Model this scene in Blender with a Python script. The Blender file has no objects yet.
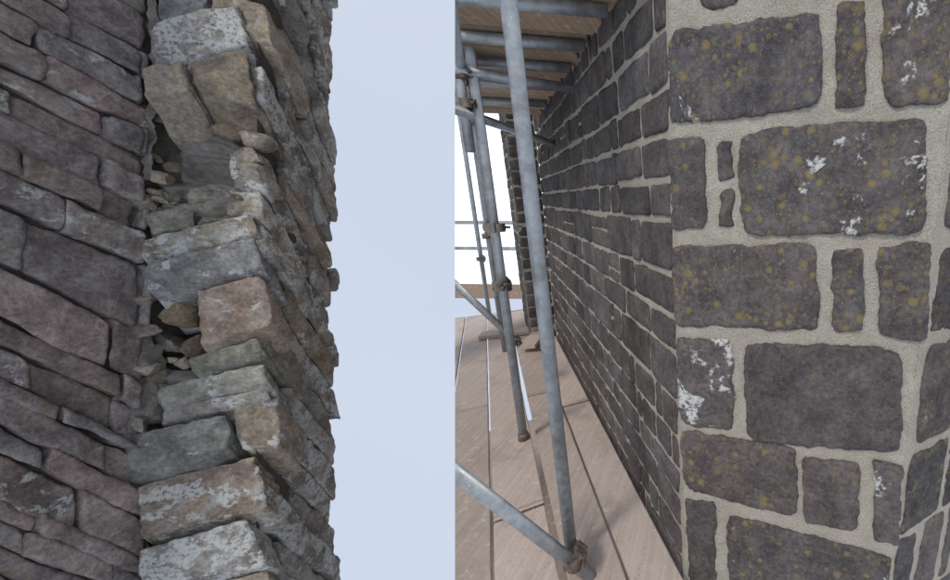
import bpy, bmesh, math, random
from mathutils import Vector, noise, Matrix
random.seed(7)
sc=bpy.context.scene
sc.view_settings.view_transform='Standard'; sc.view_settings.look='None'; sc.view_settings.exposure=0
PIT=math.radians(13.5); F0=375.0; CX=720.0; CY=290.0
R=Vector((1,0,0)); U=Vector((0,math.sin(PIT),math.cos(PIT))); F=Vector((0,math.cos(PIT),-math.sin(PIT)))
def P(x,y,d): return (R*(x-CX)+U*(CY-y)+F*F0)*(d/F0)
def RAY(x,y): return R*(x-CX)+U*(CY-y)+F*F0
def onplane(x,y,O,N):
    d=RAY(x,y); return d*(O.dot(N)/d.dot(N))
# ---------------- camera
cam=bpy.data.cameras.new("camera"); co=bpy.data.objects.new("camera",cam); sc.collection.objects.link(co)
cam.sensor_width=36; cam.lens=36*F0/950; cam.shift_x=(475-CX)/950; cam.shift_y=0
cam.clip_start=0.02; cam.clip_end=2000
co.rotation_euler=(math.pi/2-PIT,0,0); sc.camera=co
# ---------------- world
EL=math.radians(48); AZ=math.radians(205)
w=bpy.data.worlds.new("World"); sc.world=w; w.use_nodes=True; nt=w.node_tree; nt.nodes.clear()
N=nt.nodes.new; L=nt.links.new
tc=N('ShaderNodeTexCoord'); sp=N('ShaderNodeSeparateXYZ'); L(tc.outputs['Generated'],sp.inputs[0])
mr=N('ShaderNodeMapRange'); mr.inputs[1].default_value=-1; mr.inputs[2].default_value=1; mr.inputs[3].default_value=0.22; mr.inputs[4].default_value=1.0
L(sp.outputs[2],mr.inputs[0]); cb=N('ShaderNodeCombineXYZ'); L(sp.outputs[0],cb.inputs[0]); L(sp.outputs[1],cb.inputs[1]); L(mr.outputs[0],cb.inputs[2])
vn=N('ShaderNodeVectorMath'); vn.operation='NORMALIZE'; L(cb.outputs[0],vn.inputs[0])
sky=N('ShaderNodeTexSky'); sky.sky_type='NISHITA'; sky.sun_disc=False; sky.sun_elevation=EL; sky.sun_rotation=AZ; sky.dust_density=2.0
L(vn.outputs[0],sky.inputs[0])
mx=N('ShaderNodeMix'); mx.data_type='RGBA'; mx.inputs[0].default_value=0.76; L(sky.outputs[0],mx.inputs[6])
cn=N('ShaderNodeTexNoise'); cn.inputs['Scale'].default_value=1.6; cn.inputs['Detail'].default_value=3; L(tc.outputs['Generated'],cn.inputs['Vector'])
hz=N('ShaderNodeMix'); hz.data_type='RGBA'; L(cn.outputs['Fac'],hz.inputs[0]); hz.inputs[6].default_value=(6.9,7.8,9.6,1); hz.inputs[7].default_value=(8.7,9.3,10.3,1); L(hz.outputs[2],mx.inputs[7])
bg=N('ShaderNodeBackground'); bg.inputs[1].default_value=0.1; L(mx.outputs[2],bg.inputs[0])
ow=N('ShaderNodeOutputWorld'); L(bg.outputs[0],ow.inputs[0])
sl=bpy.data.lights.new("sun",'SUN'); sl.energy=1.5; sl.angle=math.radians(11); sl.color=(1,.94,.85)
so=bpy.data.objects.new("sun",sl); sc.collection.objects.link(so)
sd=Vector((math.sin(AZ)*math.cos(EL),math.cos(AZ)*math.cos(EL),math.sin(EL)))
so.rotation_euler=sd.to_track_quat('Z','Y').to_euler()
# ---------------- materials
class MB:
    def __init__(s,name):
        s.m=bpy.data.materials.new(name); s.m.use_nodes=True; s.t=s.m.node_tree; s.t.nodes.clear()
        s.o=s.n('ShaderNodeOutputMaterial'); s.b=s.n('ShaderNodeBsdfPrincipled'); s.l(s.b.outputs[0],s.o.inputs[0])
        s.tc=s.n('ShaderNodeTexCoord').outputs['Object']; s.b.inputs['Specular IOR Level'].default_value=.2
    def n(s,t): return s.t.nodes.new(t)
    def l(s,a,b): s.t.links.new(a,b)
    def noise(s,sc,det=6,ro=.6,dist=0,off=None):
        x=s.n('ShaderNodeTexNoise'); x.inputs['Scale'].default_value=sc; x.inputs['Detail'].default_value=det; x.inputs['Roughness'].default_value=ro; x.inputs['Distortion'].default_value=dist
        v=s.tc
        if off is not None:
            a=s.n('ShaderNodeVectorMath'); a.operation='ADD'; s.l(v,a.inputs[0]); a.inputs[1].default_value=(off,off*.7,off*1.3); v=a.outputs[0]
        s.l(v,x.inputs['Vector']); return x.outputs['Fac']
    def ramp(s,f,a,b,c0=0,c1=1):
        x=s.n('ShaderNodeMapRange'); x.interpolation_type='SMOOTHSTEP'; s.inp(x.inputs[0],f)
        s.inp(x.inputs[1],a); s.inp(x.inputs[2],b); s.inp(x.inputs[3],c0); s.inp(x.inputs[4],c1); return x.outputs[0]
    def inp(s,i,v):
        if isinstance(v,(int,float,tuple)): i.default_value=v
        else: s.l(v,i)
    def math(s,op,a,b=0):
        x=s.n('ShaderNodeMath'); x.operation=op; s.inp(x.inputs[0],a); s.inp(x.inputs[1],b); return x.outputs[0]
    def mix(s,f,a,b,bt='MIX'):
        x=s.n('ShaderNodeMix'); x.data_type='RGBA'; x.blend_type=bt; s.inp(x.inputs[0],f); s.inp(x.inputs[6],a); s.inp(x.inputs[7],b); return x.outputs[2]
    def attr(s,n):
        x=s.n('ShaderNodeAttribute'); x.attribute_name=n; return x
    def vor(s,sc,feat='F1',warp=0):
        x=s.n('ShaderNodeTexVoronoi'); x.feature=feat; x.inputs['Scale'].default_value=sc
        v=s.tc
        if warp:
            nz=s.n('ShaderNodeTexNoise'); nz.inputs['Scale'].default_value=sc*2.2; nz.inputs['Detail'].default_value=2; s.l(v,nz.inputs['Vector'])
            a=s.n('ShaderNodeVectorMath'); a.operation='MULTIPLY_ADD'; s.l(nz.outputs['Color'],a.inputs[0]); a.inputs[1].default_value=(warp,)*3; s.l(v,a.inputs[2]); v=a.outputs[0]
        s.l(v,x.inputs['Vector']); return x
    def bump(s,h,st,dist,prev=None):
        x=s.n('ShaderNodeBump'); x.inputs['Strength'].default_value=st; x.inputs['Distance'].default_value=dist; s.l(h,x.inputs['Height'])
        if prev is not None: s.l(prev,x.inputs['Normal'])
        return x.outputs[0]
def stone_mat(name,yel,yel2,sc=1.0,bumpd=.006,vs=((24,.45),(55,.42)),white=((.42,.43,.41,1),(.72,.72,.69,1)),w0=.80,w1=.50,contr=1.0,grey=None):
    m=MB(name); base=m.attr('base').outputs['Color']; li=m.attr('lich'); sp=m.n('ShaderNodeSeparateColor'); m.l(li.outputs['Color'],sp.inputs[0])
    n1=m.noise(9*sc,5,.65); n2=m.noise(60*sc,5,.72); n3=m.noise(260*sc,2,.6)
    k=contr
    c=m.mix(1.0,base,m.mix(m.ramp(n1,.3,.72),(1-.34*k,1-.36*k,1-.36*k,1),(1+.32*k,1+.3*k,1+.26*k,1)),'MULTIPLY')
    c=m.mix(1.0,c,m.mix(m.ramp(n2,.3,.7),(1-.34*k,1-.34*k,1-.32*k,1),(1+.34*k,1+.32*k,1+.28*k,1)),'MULTIPLY')
    c=m.mix(m.math('MULTIPLY',m.ramp(n3,.60,.70),.4),c,(.34,.32,.29,1))
    big=m.noise(14*sc,4,.7,off=5)
    c=m.mix(m.math('MULTIPLY',m.ramp(big,.5,.7),.3),c,(.18,.15,.11,1))
    if grey:
        gm=m.math('MULTIPLY',m.ramp(big,.52,.38),m.ramp(n1,.40,.58))
        c=m.mix(m.math('MULTIPLY',gm,m.math('ADD',m.math('MULTIPLY',sp.outputs[1],.8),.1)),c,grey)
    for kk,(v_,thr) in enumerate(vs):
        v=m.vor(v_*sc,warp=.30/(v_*sc)); sep=m.n('ShaderNodeSeparateColor'); m.l(v.outputs['Color'],sep.inputs[0])
        r=m.ramp(sep.outputs[0],.25,1.0,0.0,thr)
        f=m.ramp(m.math('SUBTRACT',r,v.outputs['Distance']),0.0,.05)
        clus=m.ramp(n1,.40,.54) if kk==0 else m.ramp(big,.40,.54)
        f=m.math('MULTIPLY',f,m.math('MINIMUM',m.math('MULTIPLY',m.math('MULTIPLY',clus,sp.outputs[0]),2.0),1.0))
        ring=m.ramp(m.math('DIVIDE',v.outputs['Distance'],m.math('MAXIMUM',r,.01)),.3,1.0)
        c=m.mix(m.math('MULTIPLY',f,.75),c,m.mix(m.math('MULTIPLY',ring,n2),yel,yel2) if kk==0 else m.mix(ring,yel2,yel))
    wn=m.noise(10*sc,5,.66,.3,off=31)
    th=m.ramp(sp.outputs[1],0,1,w0,w1)
    wf=m.ramp(m.math('SUBTRACT',wn,th),0,.05)
    wf=m.math('MULTIPLY',wf,m.ramp(n2,.38,.52))
    c=m.mix(m.math('MULTIPLY',wf,.85),c,m.mix(n3,white[0],white[1]))
    m.l(c,m.b.inputs['Base Color']); m.b.inputs['Roughness'].default_value=.92
    h=m.math('ADD',m.math('MULTIPLY',n1,2.5),m.math('ADD',n2,m.math('MULTIPLY',n3,.3)))
    m.l(m.bump(h,.9,bumpd),m.b.inputs['Normal']); return m.m
def mortar_mat(name,c0,c1,sc=1.0,stain=(.2,.18,.15,1),st=.5):
    m=MB(name); n1=m.noise(8*sc,5,.65); n2=m.noise(150*sc,3,.7); n3=m.noise(380*sc,1,.5)
    c=m.mix(m.ramp(n1,.3,.7),c0,c1); c=m.mix(m.math('MULTIPLY',m.ramp(n3,.55,.66),.6),c,(.25,.2,.145,1)); c=m.mix(m.math('MULTIPLY',m.ramp(n3,.42,.34),.4),c,(.78,.76,.71,1))
    c=m.mix(m.math('MULTIPLY',m.ramp(n2,.4,.7),.3),c,(.3,.27,.22,1))
    c=m.mix(m.math('MULTIPLY',m.ramp(m.noise(5*sc,4,.7,off=8),.52,.7),st),c,stain)
    m.l(c,m.b.inputs['Base Color']); m.b.inputs['Roughness'].default_value=.95
    m.l(m.bump(m.math('ADD',n2,m.math('MULTIPLY',n3,.35)),.95,.012),m.b.inputs['Normal']); return m.m
M_new=stone_mat("repointed_stone",(.225,.18,.075,1),(.12,.095,.045,1),bumpd=.004,vs=((30,.46),(66,.45)),w0=.80,w1=.515)
M_old=stone_mat("weathered_stone",(.40,.26,.10,1),(.27,.18,.085,1),sc=.8,bumpd=.009,vs=((45,.38),(90,.38)),white=((.42,.43,.41,1),(.72,.73,.70,1)),w0=.72,w1=.47,contr=1.0,grey=(.40,.41,.385,1))
M_mor=mortar_mat("lime_mortar",(.44,.40,.325,1),(.54,.50,.42,1),st=.3,stain=(.35,.32,.265,1))
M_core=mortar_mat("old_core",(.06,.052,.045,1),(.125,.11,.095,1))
M_omor=mortar_mat("old_mortar",(.29,.27,.23,1),(.46,.44,.40,1),sc=1.5,st=.7,stain=(.2,.18,.16,1))
def galv(name,c0,c1,met=.55):
    m=MB(name); n=m.noise(30,5,.65); n2=m.noise(6,4,.6,off=4)
    c=m.mix(m.ramp(n,.3,.7),c0,c1); c=m.mix(m.math('MULTIPLY',m.ramp(n2,.5,.66),.55),c,(.2,.185,.17,1)); c=m.mix(m.math('MULTIPLY',m.ramp(m.noise(90,4,.7,off=9),.62,.68),.8),c,(.62,.6,.55,1))
    m.l(c,m.b.inputs['Base Color']); m.b.inputs['Metallic'].default_value=met; m.l(m.ramp(n,.2,.8,.35,.65),m.b.inputs['Roughness']); m.l(m.bump(n,.3,.001),m.b.inputs['Normal']); return m.m
M_tube=galv("galvanised_steel",(.30,.32,.33,1),(.42,.45,.47,1))
M_blue=galv("blue_painted_steel",(.20,.42,.55,1),(.28,.52,.66,1),0)
M_rust=galv("rusty_coupler",(.10,.07,.055,1),(.25,.21,.18,1),.4)
def wood(name,c0,c1,ax,dirt=.5):
    m=MB(name); mp=m.n('ShaderNodeMapping'); m.l(m.tc,mp.inputs[0]); mp.inputs['Rotation'].default_value=(0,0,ax); mp.inputs['Scale'].default_value=(55,1.6,55)
    nz=m.n('ShaderNodeTexNoise'); nz.inputs['Scale'].default_value=1; nz.inputs['Detail'].default_value=6; nz.inputs['Roughness'].default_value=.65; m.l(mp.outputs[0],nz.inputs['Vector'])
    base=m.attr('base').outputs['Color']
    c=m.mix(m.ramp(nz.outputs['Fac'],.3,.7),c0,c1); c=m.mix(1,c,base,'MULTIPLY')
    c=m.mix(m.math('MULTIPLY',m.ramp(m.noise(3.2,5,.7),.5,.68),dirt),c,(.30,.25,.21,1)); c=m.mix(m.math('MULTIPLY',m.ramp(m.noise(120,3,.6,off=6),.62,.68),.6),c,(.16,.13,.11,1))
    c=m.mix(m.math('MULTIPLY',m.ramp(m.noise(22,5,.7,off=16),.56,.7),.5),c,(.66,.62,.57,1))
    m.l(c,m.b.inputs['Base Color']); m.b.inputs['Roughness'].default_value=.85; m.l(m.bump(nz.outputs['Fac'],.4,.003),m.b.inputs['Normal']); return m.m
AW=math.radians(31.5)
M_wood=wood("scaffold_board",(.46,.385,.335,1),(.56,.48,.425,1),-AW,.45)
M_wood2=wood("underside_board",(.36,.26,.18,1),(.50,.38,.27,1),math.radians(90-12),.4)
m=MB("white_sky_standin"); m.b.inputs['Base Color'].default_value=(.9,.9,.9,1); m.b.inputs['Roughness'].default_value=.6  # translucent white for the added sky stand-in, not a scaffold cover
tr=m.n('ShaderNodeBsdfTranslucent'); tr.inputs[0].default_value=(.95,.95,.95,1); ad=m.n('ShaderNodeAddShader'); m.l(m.b.outputs[0],ad.inputs[0]); m.l(tr.outputs[0],ad.inputs[1]); m.l(ad.outputs[0],m.o.inputs[0]); M_skywhite=m.m
# ---------------- mesh accumulators
class Acc:
    def __init__(s): s.v=[];s.f=[];s.b=[];s.l=[]
    def build(s,name,mat,parent=None,smooth=True,sharp=None):
        me=bpy.data.meshes.new(name); me.from_pydata([tuple(p) for p in s.v],[],s.f); me.update()
        for an,dat in (('base',s.b),('lich',s.l)):
            a=me.color_attributes.new(an,'FLOAT_COLOR','POINT'); flat=[]
            for c in dat: flat+=[c[0],c[1],c[2],1.0]
            a.data.foreach_set('color',flat)
        if smooth: me.polygons.foreach_set('use_smooth',[True]*len(me.polygons))
        if sharp: me.set_sharp_from_angle(angle=math.radians(sharp))
        me.materials.append(mat); o=bpy.data.objects.new(name,me); sc.collection.objects.link(o)
        if parent: o.parent=parent
        return o
def fbm(p,oct=4):
    return noise.fractal(p,.9,2.1,oct)
def stone(A,c,nrm,thick,col,lich,rough=.004,edge=.006,warp=.006,cor=.08,res=.02,back=None,freq=9,chip=0,terr=0,cp=8):
    TL,TR,BR,BL=c; wd=((TR-TL).length+(BR-BL).length)/2; ht=((BL-TL).length+(BR-TR).length)/2
    nx=max(6,min(60,int(wd/res))); ny=max(6,min(44,int(ht/res)))
    tx=(TR-TL).normalized(); ty=(BL-TL).normalized(); so=Vector((random.random()*90,random.random()*90,random.random()*90))
    mn=min(wd,ht); Rr=edge*2.5; v0=len(A.v)
    tlt=Vector((random.uniform(-1,1),random.uniform(-1,1),0))*rough*.5
    cc4=[cor*random.uniform(.2,1.8) for _ in range(4)]
    bk=(-nrm if back is None else back)
    def sp(t): return .6*math.sin(math.pi/2*t)+.4*t
    def pt(i,j):
        a=sp(-1+2*i/nx); b=sp(-1+2*j/ny)
        cr=cc4[(a>0)+2*(b>0)]
        aa=a*(1-cr*mn/wd*abs(b)**cp); bb=b*(1-cr*mn/ht*abs(a)**cp)
        s=(aa+1)/2; t=(bb+1)/2
        p=(TL*(1-s)+TR*s)*(1-t)+(BL*(1-s)+BR*s)*t
        q=p*freq+so
        p=p+tx*warp*(noise.noise(q*1.3)+.6*noise.noise(q*4))*1.4+ty*warp*(noise.noise(q*1.3+Vector((7,3,1)))+.6*noise.noise(q*4+Vector((1,8,3))))*1.4
        dx=(1-abs(a))*wd/2; dy=(1-abs(b))*ht/2
        e=edge*(max(0,1-dx/Rr)**2+max(0,1-dy/Rr)**2)
        d=rough*fbm(q*.8,5)-e+tlt.x*a+tlt.y*b
        if chip:
            k=noise.noise(q*.45+Vector((3,3,3)))-.22
            if k>0: d-=chip*min(k*4,1)
        if terr:
            k=(noise.noise(q*.35+Vector((9,3,5)))+.35*noise.noise(q*1.5))*3.2; fl=math.floor(k); fr_=k-fl
            d+=terr*(fl+min(1,fr_*5))*.5
        return p+nrm*d
    for j in range(ny+1):
        for i in range(nx+1): A.v.append(pt(i,j))
    fr=[]
    W=nx+1
    for j in range(ny):
        for i in range(nx): a=v0+j*W+i; fr.append((a,a+1,a+W+1,a+W))
    ring=[v0+i for i in range(nx+1)]+[v0+j*W+nx for j in range(1,ny+1)]+[v0+ny*W+i for i in range(nx-1,-1,-1)]+[v0+j*W for j in range(ny-1,0,-1)]
    prev=ring; n=len(ring); steps=3 if thick<.12 else max(6,int(thick/.03))
    for k in range(1,steps+1):
        cur=[]
        for r in ring:
            p=A.v[r]+bk*(thick*k/steps); q=p*freq+so
            if thick>.1: p=p+Vector((noise.noise(q),noise.noise(q+Vector((5,5,5))),noise.noise(q+Vector((9,1,4)))))*rough*1.5
            A.v.append(p); cur.append(len(A.v)-1)
        for i in range(n): fr.append((prev[i],cur[i],cur[(i+1)%n],prev[(i+1)%n]))
        prev=cur
    mid=(ny//2)*nx+nx//2; a,b,cc,_=fr[mid]
    if (A.v[b]-A.v[a]).cross(A.v[cc]-A.v[a]).dot(nrm)<0: fr=[tuple(reversed(f)) for f in fr]
    A.f+=fr; cnt=len(A.v)-v0; A.b+=[col]*cnt; A.l+=[lich]*cnt
def sheet(A,fn,nx,ny,col=(1,1,1),lich=(0,0,0)):
    v0=len(A.v)
    for j in range(ny+1):
        for i in range(nx+1): A.v.append(fn(i/nx,j/ny))
    for j in range(ny):
        for i in range(nx): a=v0+j*(nx+1)+i; A.f.append((a,a+1,a+nx+2,a+nx+1))
    A.b+=[col]*((nx+1)*(ny+1)); A.l+=[lich]*((nx+1)*(ny+1))
def rock(A,c,r,col,lich=(0,0,0),sq=(1,1,1)):
    bm=bmesh.new(); bmesh.ops.create_icosphere(bm,subdivisions=3,radius=1); so=Vector((random.random()*50,)*3); v0=len(A.v)
    rot=Matrix.Rotation(random.random()*6,3,Vector((random.random(),random.random(),1)).normalized())
    pls=[(Vector((random.gauss(0,1),random.gauss(0,1),random.gauss(0,1))).normalized(),random.uniform(.45,.75)) for _ in range(9)]
    for v in bm.verts:
        p=v.co.copy()
        for pn,pd in pls:
            k=p.dot(pn)-pd
            if k>0: p-=pn*k
        p*=1+.1*noise.noise(p*3+so)
        p=rot@Vector((p.x*sq[0],p.y*sq[1],p.z*sq[2])); A.v.append(c+p*r*1.35)
    bm.verts.ensure_lookup_table()
    for f in bm.faces: A.f.append(tuple(v0+v.index for v in f.verts))
    n=len(bm.verts); A.b+=[col]*n; A.l+=[lich]*n; bm.free()
def empty(name):
    e=bpy.data.objects.new(name,None); sc.collection.objects.link(e); return e
def vary(c,a=.15):
    k=1+random.uniform(-a,a); h=random.uniform(-.04,.04); return (c[0]*k*(1+h),c[1]*k,c[2]*k*(1-h))
Z=Vector((0,0,1))
# ================= RIGHT : repointed octagonal stone tower
RT=empty("repointed_stone_tower")
u1=Vector((-math.sin(AW),math.cos(AW),0)); n1=Vector((math.cos(AW),math.sin(AW),0)) # into wall
P1=Vector((-.148,1.2555,0)); A2=math.radians(74.6); t2=Vector((math.sin(A2),-math.cos(A2),0)); N2=Vector((-math.cos(A2),-math.sin(A2),0))
P2=P1+t2*.7765; A3=math.radians(60.4); t3=Vector((math.sin(A3),math.cos(A3),0)); N3=Vector((math.cos(A3),-math.sin(A3),0))
DARK=(.090,.082,.083)
def wall_rows(A,O,t,Nn,s0,s1,z0,z1,rh,rw,gap,lic,res,rows=None,**k):
    z=z0; idx=0
    while z<z1:
        h=random.uniform(*rh) if rows is None else (rows[idx+1]-rows[idx]); idx+=1
        s=s0+random.uniform(0,.005)
        while s<s1-.03:
            wv=random.uniform(*rw) if random.random()<.8 else random.uniform(.07,.12)
            if s1-(s+wv)<rw[0]*.6: wv=s1-s
            zz0=z+gap/2+random.uniform(-.3,.3)*gap; zz1=z+h-gap/2+random.uniform(-.35,.2)*gap
            a=s+gap/2; b=s+wv-gap/2
            j=lambda:random.uniform(-.25,.25)*gap
            parts=[(zz0,zz1)]
            if rows is None and h>.155 and random.random()<.18:
                mz=zz0+(zz1-zz0)*random.uniform(.38,.6); parts=[(zz0,mz-gap*.45),(mz+gap*.45,zz1)]
            for za,zb in parts:
                c=[O+t*(a+j())+Z*(zb+j()),O+t*(b+j())+Z*(zb+j()),O+t*(b+j())+Z*(za+j()),O+t*(a+j())+Z*(za+j())]
                ou=random.uniform(0.002,.008)
                c=[p+Nn*ou for p in c]
                stone(A,c,Nn,.05,vary(DARK,.3),lic(),res=res,**k)
            s+=wv
        z+=h
        if rows is not None and idx>=len(rows)-1: break
A=Acc(); SL=3.27
wall_rows(A,P1,u1,-n1,.02,SL,-3.2,3.0,(.125,.195),(.15,.42),.020,lambda:(random.choice([0,0,.3]),random.choice([0,0,.1,.25]),0),.022,rough=.003,edge=.004,warp=.005,cor=.05)
Oe=P1+u1*SL; RW=.27
wall_rows(A,Oe-n1*.0,-n1,-u1,.0,RW,-3.2,3.0,(.09,.15),(.12,.27),.02,lambda:(.1,.1,0),.03,rough=.010,edge=.006,warp=.008,cor=.06)
wall_rows(A,Oe-n1*RW,u1,-n1,.0,.7,-3.2,3.0,(.09,.15),(.2,.34),.02,lambda:(.1,.1,0),.04,rough=.008,edge=.006,warp=.006,cor=.06)
A.build("coursed_wall_stones",M_new,RT)
def q2(x,y): return onplane(x,y,P1,N2)
Q=[((667,32),(820,12),(823,107),(671,125),1.0,.5),((836,2),(866,0),(867,107),(835,109),.5,.2),((881,-40),(957,-45),(948,104),(886,106),.5,.65),
((676,-80),(742,-88),(740,4),(700,10),.2,.5),((752,-90),(868,-100),(866,-18),(752,-4),.2,.2),
((668,140),(705,138),(707,227),(673,230),.4,.2),((718,142),(731,141),(732,178),(719,180),0,.1),((719,192),(732,190),(735,226),(720,227),.1,.2),((739,130),(926,117),(926,234),(742,236),1.0,.75),
((671,246),(816,243),(819,331),(676,326),1.0,.5),((831,250),(863,249),(864,331),(834,331),.7,.2),((878,248),(934,241),(926,342),(879,336),.6,.3),
((676,338),(732,340),(734,430),(680,424),.1,.85),((743,341),(903,349),(900,453),(747,441),.1,.15),
((680,430),(797,447),(798,517),(685,489),.8,.3),((804,456),(860,464),(858,531),(803,520),.3,.2),((873,461),(903,466),(898,546),(874,541),.2,.65),
((685,497),(715,503),(716,592),(690,585),.1,.2),((727,514),(892,556),(888,650),(730,640),.7,.5),
((690,600),(716,606),(718,690),(694,680),.1,.2),((730,655),(880,665),(872,750),(733,740),.1,.2)]
A=Acc()
for a,b,c,d,ly,lw in Q:
    ou=random.uniform(.006,.010); cs=[q2(*p)+N2*ou for p in (a,b,c,d)]
    stone(A,cs,N2,.06,vary(DARK,.14),(ly,lw,0),res=.008,rough=.004,edge=.0055,warp=.007,cor=.06,freq=13,chip=.002,terr=.0015)
A.build("buttress_face_stones",M_new,RT)
zc=[q2(940,y).z for y in (700,640,552,458,345,240,112,-10,-130)]
A=Acc(); wall_rows(A,P2,t3,N3,.012,1.0,zc[0],9,(.2,.3),(.1,.3),.035,lambda:(.4,.5,0),.014,rows=zc,rough=.004,edge=.005,warp=.006,cor=.06,chip=.002)
A.build("buttress_side_stones",M_new,RT)
A=Acc()
def mf(O,t,Nn,s0,s1,z0,z1,off,amp):
    def f(a,b):
        p=O+t*(s0+(s1-s0)*a)+Z*(z0+(z1-z0)*b); return p+Nn*(off+amp*fbm(p*14,4)+amp*.5*noise.noise(p*60))
    return f
g=.004
sheet(A,mf(P1,t2,N2,-.001,.7775,-2.6,1.7,-.004,g),90,480); sheet(A,mf(P2,t3,N3,0,1.2,-2.6,1.7,-.004,g),60,300)
sheet(A,mf(P1,u1,-n1,0,SL,-3.4,3.1,-.004,.003),200,380)
sheet(A,mf(Oe,-n1,-u1,0,RW,-3.4,3.1,-.006,.004),20,200); sheet(A,mf(Oe-n1*RW,u1,-n1,0,.9,-3.4,3.1,-.006,.004),20,200)
A.build("lime_mortar_joints",M_mor,RT)
# ================= SCAFFOLD
SC=empty("scaffolding")
cutN=(R*F0-F*(455-CX)).normalized()   # free edge of the platform bay
def clip(o):
    bm=bmesh.new(); bm.from_mesh(o.data)
    r=bmesh.ops.bisect_plane(bm,geom=bm.verts[:]+bm.edges[:]+bm.faces[:],plane_co=(0,0,0),plane_no=-cutN,clear_outer=True)
    ed=[e for e in r['geom_cut'] if isinstance(e,bmesh.types.BMEdge)]
    if ed:
        try: bmesh.ops.edgenet_fill(bm,edges=ed)
        except Exception: pass
    bm.to_mesh(o.data); bm.free()
def obj(bm,name,mat,smooth=False,par=SC,col=(1,1,1),doclip=True):
    me=bpy.data.meshes.new(name); bm.to_mesh(me); bm.free(); me.materials.append(mat)
    o=bpy.data.objects.new(name,me); sc.collection.objects.link(o); o.parent=par
    if doclip: clip(o)
    me=o.data
    a=me.color_attributes.new('base','FLOAT_COLOR','POINT')
    for d in a.data: d.color=(*col,1)
    if smooth:
        for p in me.polygons: p.use_smooth=len(p.vertices)==4
    return o
def tube(name,p,q,r=.0242,mat=None,clipit=True):
    bm=bmesh.new(); ax=(q-p); n=28; z=ax.normalized(); x=z.orthogonal().normalized(); y=z.cross(x); rings=[]
    for rr,ends in ((r,(p,q)),(r*.86,(q,p))):
        for e in ends: rings.append([bm.verts.new(e+(x*math.cos(2*math.pi*i/n)+y*math.sin(2*math.pi*i/n))*rr) for i in range(n)])
    for k in range(4):
        a=rings[k];b=rings[(k+1)%4]
        for i in range(n): bm.faces.new((a[i],a[(i+1)%n],b[(i+1)%n],b[i]))
    return obj(bm,name,mat or M_tube,True,doclip=clipit)
def board(name,O,tx,L_,ty,W_,th,mat,col=(1,1,1)):
    bm=bmesh.new(); tz=tx.cross(ty).normalized()
    if tz.z<0: tz=-tz
    sag=random.uniform(-.004,.004)
    nseg=max(2,int(L_/.15))
    prev=None
    for i in range(nseg+1):
        s=i/nseg; b=O+tx*(L_*s)+Z*(sag*math.sin(math.pi*s)); jw=random.uniform(-.0015,.0015)
        cur=[bm.verts.new(b+ty*jw),bm.verts.new(b+ty*(W_+jw)),bm.verts.new(b+ty*(W_+jw)-tz*th),bm.verts.new(b+ty*jw-tz*th)]
        if prev:
            for k in range(4): bm.faces.new((prev[k],prev[(k+1)%4],cur[(k+1)%4],cur[k]))
        else: bm.faces.new(cur)
        prev=cur
    bm.faces.new(list(reversed(prev))); bmesh.ops.recalc_face_normals(bm,faces=bm.faces)
    bmesh.ops.bevel(bm,geom=[e for e in bm.edges if len(e.link_faces)==2 and e.calc_face_angle()>1],offset=.004,segments=2,affect='EDGES')
    return obj(bm,name,mat,False,col=col)
def coupler(p,a1,a2,mat=None):
    bm=bmesh.new()
    def cyl(c,ax,r,l,n=18):
        mt=Matrix.Translation(c)@ax.to_track_quat('Z','Y').to_matrix().to_4x4()
        bmesh.ops.create_cone(bm,cap_ends=True,segments=n,radius1=r,radius2=r,depth=l,matrix=mt)
    a1=a1.normalized();a2=a2.normalized(); off=a1.cross(a2).normalized()
    for a,s in ((a1,-.027),(a2,.027)):
        c=p+off*s; b=off.cross(a).normalized()
        cyl(c,a,.031,.046); cyl(c+b*.036,off,.007,.08,10); cyl(c+b*.036+off*.03,off,.013,.014,6); cyl(c-b*.034,a,.009,.05,8)
        cyl(c+b*.034+a*.0,a,.012,.04,8)
    return obj(bm,"coupler",mat or M_rust,False)
FZ=-1.5
ns=[.505,.308,.075,-.16,-.395,-.63,-.865]
tints=[(1.0,.98,.97),(.90,.87,.85),(1.08,1.05,1.03),(.85,.82,.80),(1.0,.97,.95),(.92,.9,.9)]
for i in range(6):
    wv=ns[i]-ns[i+1]-(.012 if i!=1 else .03)
    s=-.9
    Ls=[2.55+.3*(i%2),3.2,2]
    if i==2: Ls=[1.62,3.4,2]
    for k,Lb in enumerate(Ls):
        Lb=min(Lb,6.0-s-1.35)
        if Lb<.2: break
        O=n1*ns[i]+u1*(s+1.14)+Z*(FZ+(i%3)*.003)
        cc=tints[(i+k*2)%6]
        board("deck_board",O,u1,Lb-.006,-n1,wv,.038,M_wood,cc); s+=Lb
        if Lb>1:
            board("end_band",O+u1*(Lb-.05)+Z*.0015,u1,.022,-n1,wv+.001,.041,M_rust)
for i in range(8): board("lower_lift_board",n1*(.5-.236*i)+Z*(-3.45)+u1*.2,u1,6,-n1,.225,.038,M_wood,(.6,.56,.52))
pA=onplane(478,337,Vector((0,0,FZ+.05)),Z); pB=onplane(566,327,Vector((0,0,FZ+.05)),Z)
d=(pB-pA); board("loose_plank",pA,d.normalized(),d.length,Z.cross(d.normalized()),.2,.038,M_wood,(.85,.8,.75))
pA=onplane(535,345,Vector((0,0,FZ+.09)),Z); pB=onplane(556,318,Vector((0,0,FZ+.09)),Z)
d=(pB-pA); board("loose_plank",pA,d.normalized(),d.length,Z.cross(d.normalized()),.15,.038,M_wood,(.95,.9,.85))
ex=Vector((math.cos(math.radians(3)),-math.sin(math.radians(3)),0))
yE=5.75
board("toe_board",Vector((-5.2,yE,FZ+.005)),ex,4.5,Z,.225,.038,M_wood,(.62,.5,.42))
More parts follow.
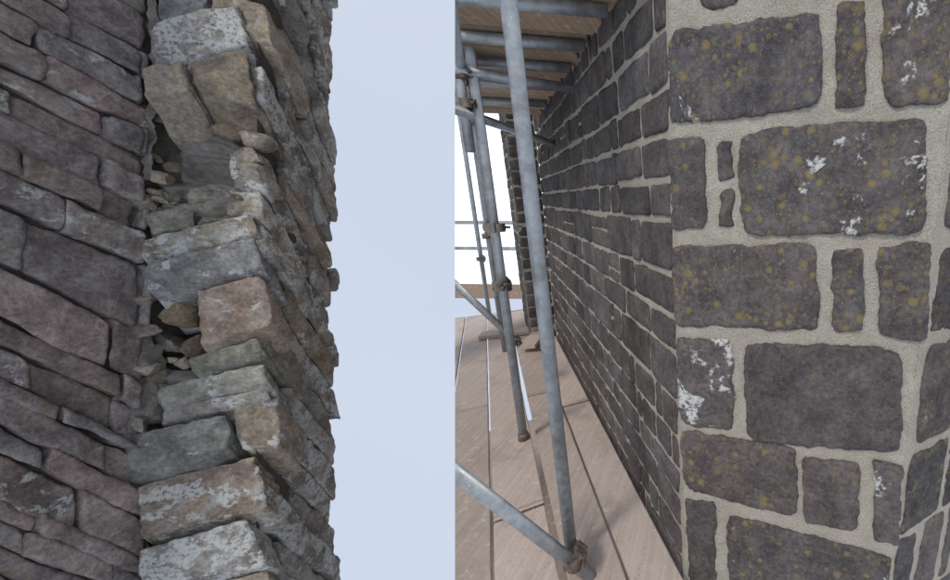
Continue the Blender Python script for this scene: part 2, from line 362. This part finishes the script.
for z in (-.33,-.72): tube("guard_rail",Vector((-5.2,yE+.06,z)),Vector((-.9,yE-.17,z)),.028)
cz=.74; tx=Vector((math.sin(math.radians(78)),math.cos(math.radians(78)),0)); ty=Vector((-tx.y,tx.x,0))
for i in range(11):
    y=1.25+i*.238
    O=Vector((-3.2,y,cz+.038))-Vector((0,.55,0)); t=random.uniform(.7,1.15)
    Lb=(.50-O.dot(n1))/tx.dot(n1)
    board("upper_lift_board",O,tx,Lb,ty,.222,.038,M_wood2,(t,t*.98,t*.95))
for y in (1.15,1.62,2.0,2.35,2.75,3.25):
    O=Vector((-3.0,y-.5,cz-.03)); Lb=(.50-O.dot(n1))/tx.dot(n1); tube("transom",O,O+tx*Lb)
tube("ledger",n1*-.02+u1*.9+Z*(cz-.085),n1*-.02+u1*5.2+Z*(cz-.085))
def floorpt(x,y,z=FZ): return onplane(x,y,Vector((0,0,z)),Z)
a=floorpt(573,565); tube("standard",a,a+Z*3.6)
b=floorpt(524,440); tube("standard",b-Z*.0,b+Z*4)
c=floorpt(505,352); tube("standard",c,c+Z*4,.0242)
d4=floorpt(490,318); tube("standard",d4,d4+Z*4)
b2=b+Vector((-.085,.02,0)); tube("standard",b2+Z*1.75,b2+Z*4)
tube("blue_tie_bar",b2+Vector((.02,.1,1.0)),b2+Vector((0.02,.1,1.95)),.02,M_blue)
for p in (a,b):
    bm=bmesh.new(); bmesh.ops.create_cone(bm,cap_ends=True,segments=20,radius1=.034,radius2=.030,depth=.05,matrix=Matrix.Translation(p+Z*.028)); obj(bm,"base_collar",M_rust,True)
p0=P(430,452,1.25); p1_=P(573,563,1.50); dd=(p1_-p0).normalized()
tube("raking_brace",p0,p1_+dd*.22); coupler(p1_+Vector((.0,.02,.01)),Z,dd)
q0=P(440,270,2.6); q1=P(520,345,2.9); tube("raking_brace",q0,q1)
coupler(P(514,341,2.85),Z,(q1-q0))
for dz in (1.98,2.12,2.28):
    coupler(b+Z*dz+Vector((-.04,0,0)),Z,Vector((1,.2,0)))
coupler(a+Z*2.16,Z,tx); coupler(b+Z*1.02,Z,Vector((1,0,.2))); coupler(b+Z*1.35,Z,Vector((.2,1,0)))
coupler(c+Z*1.17,Z,ex); coupler(d4+Z*.78,Z,ex)
tube("ledger",b+Vector((-1,-.75,2.13)),b+Vector((.5,.35,2.13)))
tube("ledger",b+Vector((-.03,-.9,1.93)),b+Vector((-.06,1.9,1.93)))
bm=bmesh.new(); nx,nz=40,30; g=[]
for j in range(nz+1):
    g.append([bm.verts.new(Vector((-5.6+4.9*i/nx,6.05+.03*math.sin(i*1.3+j*.35)+.02*noise.noise(Vector((i*.4,j*.4,0))),-1.56+4.9*j/nz))) for i in range(nx+1)])
for j in range(nz):
    for i in range(nx): bm.faces.new((g[j][i],g[j][i+1],g[j+1][i+1],g[j+1][i]))
s=obj(bm,"white_sky_standin",M_skywhite,True)  # added white surface, stands in for the blown-out sky behind the scaffold
# ================= LEFT : weathered stone tower
LT=empty("weathered_stone_tower")
def dep(x):
    if x<150: return 2.2+(x-150)*.003
    return 2.2+(x-150)*.00174
def nrm_of(a,b,c):
    n=(b-a).cross(c-a).normalized(); 
    return n if n.dot(a)<0 else -n
OL=P(150,290,2.2); NL=nrm_of(P(150,290,2.2),P(0,290,dep(0)),P(150,0,2.2))
eQ=P(265,290,2.4); NQ=nrm_of(P(150,290,2.2),eQ,P(150,0,2.2))
eR=P(335,395,3.0); Ev=(eR-eQ); NR=nrm_of(eQ,eR,P(265,0,2.4))
EU=Ev.normalized()
def pl(x,y): return onplane(x,y,OL,NL)
def pq(x,y): return onplane(x,y,OL,NQ)
def pr(x,y): return onplane(x,y,eQ,NR)
BRN=(.275,.24,.23); GRY=(.31,.285,.28)
y0s=[-180,-150,-120,-85,-58,-25,2,30,62,84,108,142,166,205,262,318,345,378,395,425,452,498,516,545,575,620,670]
y1s=[y+72-max(0,(y))*.018+6*math.sin(y*.7) for y in y0s]
A=Acc()
def ln(k,x):
    t=x/150; return y0s[k]*(1-t)+y1s[k]*t+2.0*math.sin(x*.04+k*2)
for k in range(len(y0s)-1):
    x=-150-random.uniform(0,60); th=ln(k+1,70)-ln(k,70)
    while x<146:
        wv=random.uniform(70,160) if th<50 else random.uniform(120,190)
        x2=min(x+wv,148+random.uniform(-8,4))
        if 148-x2<26: x2=148+random.uniform(-8,4)
        gp=random.uniform(.8,1.8)
        cs=[(x+gp,ln(k,x)+gp),(x2-gp,ln(k,x2)+gp),(x2-gp-2,ln(k+1,x2)-gp),(x+gp-2,ln(k+1,x)-gp)]
        cs=[pl(px+random.uniform(-1.6,1.6),py+random.uniform(-1.6,1.6)) for px,py in cs]
        ou=random.uniform(-.025,.025); cs=[c_+NL*ou for c_ in cs]
        col=vary(random.choice([BRN,GRY,(.30,.25,.245)]),.2)
        stone(A,cs,NL,.12,col,(random.choice([.0,.15,.5]),random.choice([.1,.3,.6]),0),rough=.010,edge=.008,warp=.010,cor=.045,res=.012,freq=5,chip=.012,terr=.009)
        x=x2
A.build("flank_wall_stones",M_old,LT,sharp=50)
TAN=(.31,.275,.225); OLI=(.30,.29,.25); SLT=(.27,.265,.255); ORA=(.31,.25,.20); GQ=(.29,.275,.255)
QS=[((154,-110),(238,-140),(244,-92),(156,-62),.0,GQ,.3,.8),((154,-58),(240,-86),(246,-50),(156,-30),.01,TAN,.3,.8),
((155,-26),(203,-42),(206,12),(157,22),.0,SLT,.0,.4),((207,-44),(240,-52),(246,2),(209,10),-.01,TAN,.4,.3),
((159,26),(242,8),(252,50),(160,73),.045,GQ,.2,1.0),
((158,77),(195,70),(200,98),(160,106),.09,TAN,.5,.0),((197,68),(252,53),(264,114),(204,96),.06,(.26,.225,.175),.5,.1),
((147,216),(196,205),(198,228),(149,236),.03,OLI,.2,.5),((200,208),(254,195),(258,211),(202,224),.0,TAN,.5,.5),
((148,240),(256,214),(263,236),(150,262),.05,OLI,.3,.8),
((158,265),(262,239),(270,269),(160,296),.075,SLT,.1,.6),
((204,292),(268,275),(277,326),(210,346),.05,ORA,.6,.5),
((196,358),(262,338),(267,352),(198,372),.08,(.26,.27,.215),.1,.3),
((166,386),(270,362),(273,382),(166,404),.05,OLI,.3,.6),((168,408),(268,386),(272,400),(163,426),.03,GQ,.3,.6),
((134,434),(231,410),(236,448),(136,480),.06,(.235,.235,.215),.05,.4),((236,408),(276,398),(281,444),(241,452),.01,TAN,.6,.6),
((150,482),(262,452),(273,506),(152,532),.06,ORA,.9,.8),
((152,541),(256,512),(279,556),(158,584),.09,GQ,.3,.95),
((158,592),(272,566),(285,618),(160,640),.04,TAN,.3,.5),((158,650),(275,624),(288,680),(160,700),.04,TAN,.3,.5)]
A=Acc()
for a_,b_,c_,d_,ou,col,ly,lw in QS:
    cs=[pq(*p)+NQ*ou for p in (a_,b_,c_,d_)]
    stone(A,cs,NQ,random.uniform(.2,.42),vary(col,.1),(ly,lw,0),rough=.014,edge=.006,warp=.011,cor=.045,res=.009,back=EU,freq=6,chip=.025,terr=.012)
A.build("corner_stones",M_old,LT,sharp=42)
A=Acc(); y=-230
while y<720:
    th=random.uniform(20,42)
    sx=random.choice([-.02,-.02,.1,.25])
    while sx<1.0:
        wv=random.uniform(.3,.8); sx2=min(sx+wv,1.03+random.uniform(-.10,.05)); 
        if sx2<=sx+.05: break
        base=lambda s,yy: pr(262+10*max(0,(yy-200)/400),yy)+Ev*s
        g2=.008; gp=.9
        cs=[base(sx+g2,y+gp),base(sx2-g2,y+gp),base(sx2-g2,y+th-gp),base(sx+g2,y+th-gp)]
        ou=random.uniform(-.02,.035); cs=[p+NR*ou for p in cs]
        stone(A,cs,NR,.15,vary(random.choice([(.28,.26,.23),(.33,.315,.29),(.31,.265,.21),(.30,.285,.265)]),.2),(random.choice([.3,.6,.9]),random.choice([.5,.8,1.0]),0),rough=.014,edge=.008,warp=.012,cor=.055,res=.013,freq=6,chip=.025,terr=.011)
        sx=sx2
    y+=th
A.build("side_face_stones",M_old,LT,sharp=45)
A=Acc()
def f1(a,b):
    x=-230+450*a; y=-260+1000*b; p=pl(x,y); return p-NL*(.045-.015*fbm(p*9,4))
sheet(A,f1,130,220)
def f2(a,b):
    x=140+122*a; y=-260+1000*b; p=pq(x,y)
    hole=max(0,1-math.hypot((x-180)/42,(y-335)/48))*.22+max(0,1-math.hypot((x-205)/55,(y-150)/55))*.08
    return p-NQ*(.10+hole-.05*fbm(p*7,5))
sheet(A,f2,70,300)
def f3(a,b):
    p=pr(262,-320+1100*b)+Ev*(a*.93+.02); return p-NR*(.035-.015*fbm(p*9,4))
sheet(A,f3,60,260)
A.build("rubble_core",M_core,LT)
A=Acc()
def patch(x0,y0,x1,y1,dz,amp,n=50):
    def f(a,b):
        x=x0+(x1-x0)*a; y=y0+(y1-y0)*b; p=pq(x,y); e=max(abs(a-.5),abs(b-.5))*2
        k=noise.noise(p*6)*3.5; tt=math.floor(k)+min(1,(k-math.floor(k))*5)
        return p+NQ*(dz+amp*fbm(p*9,6)+.016*tt-.14*max(0,e-.7)*2)
    sheet(A,f,n,n)
patch(160,120,250,206,-.085,.035,90); patch(150,180,250,222,-.02,.05,80); patch(130,345,160,425,.0,.05,70)
patch(150,372,262,410,-.01,.03,50)
def strip(a,b):
    y=-200+380*b; x=147+10*a+4*math.sin(y*.03); p=pq(x,y); return p+NQ*(.0+.03*fbm(p*12,5))
sheet(A,strip,12,200)
def strip2(a,b):
    y=230+350*b; x=134+16*a+6*math.sin(y*.04); p=pl(x,y); return p+NL*(-.025+.04*fbm(p*9,5))
sheet(A,strip2,24,200)
A.build("exposed_mortar",M_omor,LT,sharp=45)
A=Acc()
for (x,y,r,off,col) in [(169,180,.045,.05,(.36,.31,.22)),(178,168,.03,.03,(.2,.17,.12)),(183,312,.10,-.05,(.27,.21,.14)),(160,345,.07,-.08,(.16,.14,.11)),(192,346,.065,-.06,(.26,.21,.15)),(160,378,.05,.0,(.25,.22,.18)),(146,330,.05,0,(.25,.22,.18)),(143,300,.05,0,(.27,.24,.2)),(120,395,.05,.02,(.3,.28,.25)),(140,420,.05,.02,(.34,.31,.28)),(250,160,.09,-.02,(.27,.24,.2)),(262,182,.09,-.02,(.31,.28,.24)),(256,140,.07,.0,(.27,.24,.2)),(143,205,.05,.0,(.3,.28,.25)),(150,368,.04,.03,(.38,.35,.3)),(140,150,.04,0,(.34,.32,.3)),(228,130,.06,-.05,(.24,.2,.15)),(205,198,.07,-.02,(.38,.35,.3))]:
    rock(A,pq(x,y)+NQ*off,r,col,(.4,.4,0),(1.3,.9,.7))
for i in range(110):
    x=random.choice([random.uniform(148,240),random.uniform(136,160)]); y=random.choice([random.uniform(190,225),random.uniform(350,400),random.uniform(0,580)])
    if x>162 and not (190<y<225 or 360<y<385): continue
    rock(A,pq(x,y)+NQ*random.uniform(-.07,-.01),random.uniform(.012,.04),vary(random.choice([(.36,.32,.26),(.24,.21,.17),(.42,.39,.34)]),.2),(.2,.3,0),(1.2,.9,.6))
A.build("loose_rubble",M_old,LT,sharp=30)
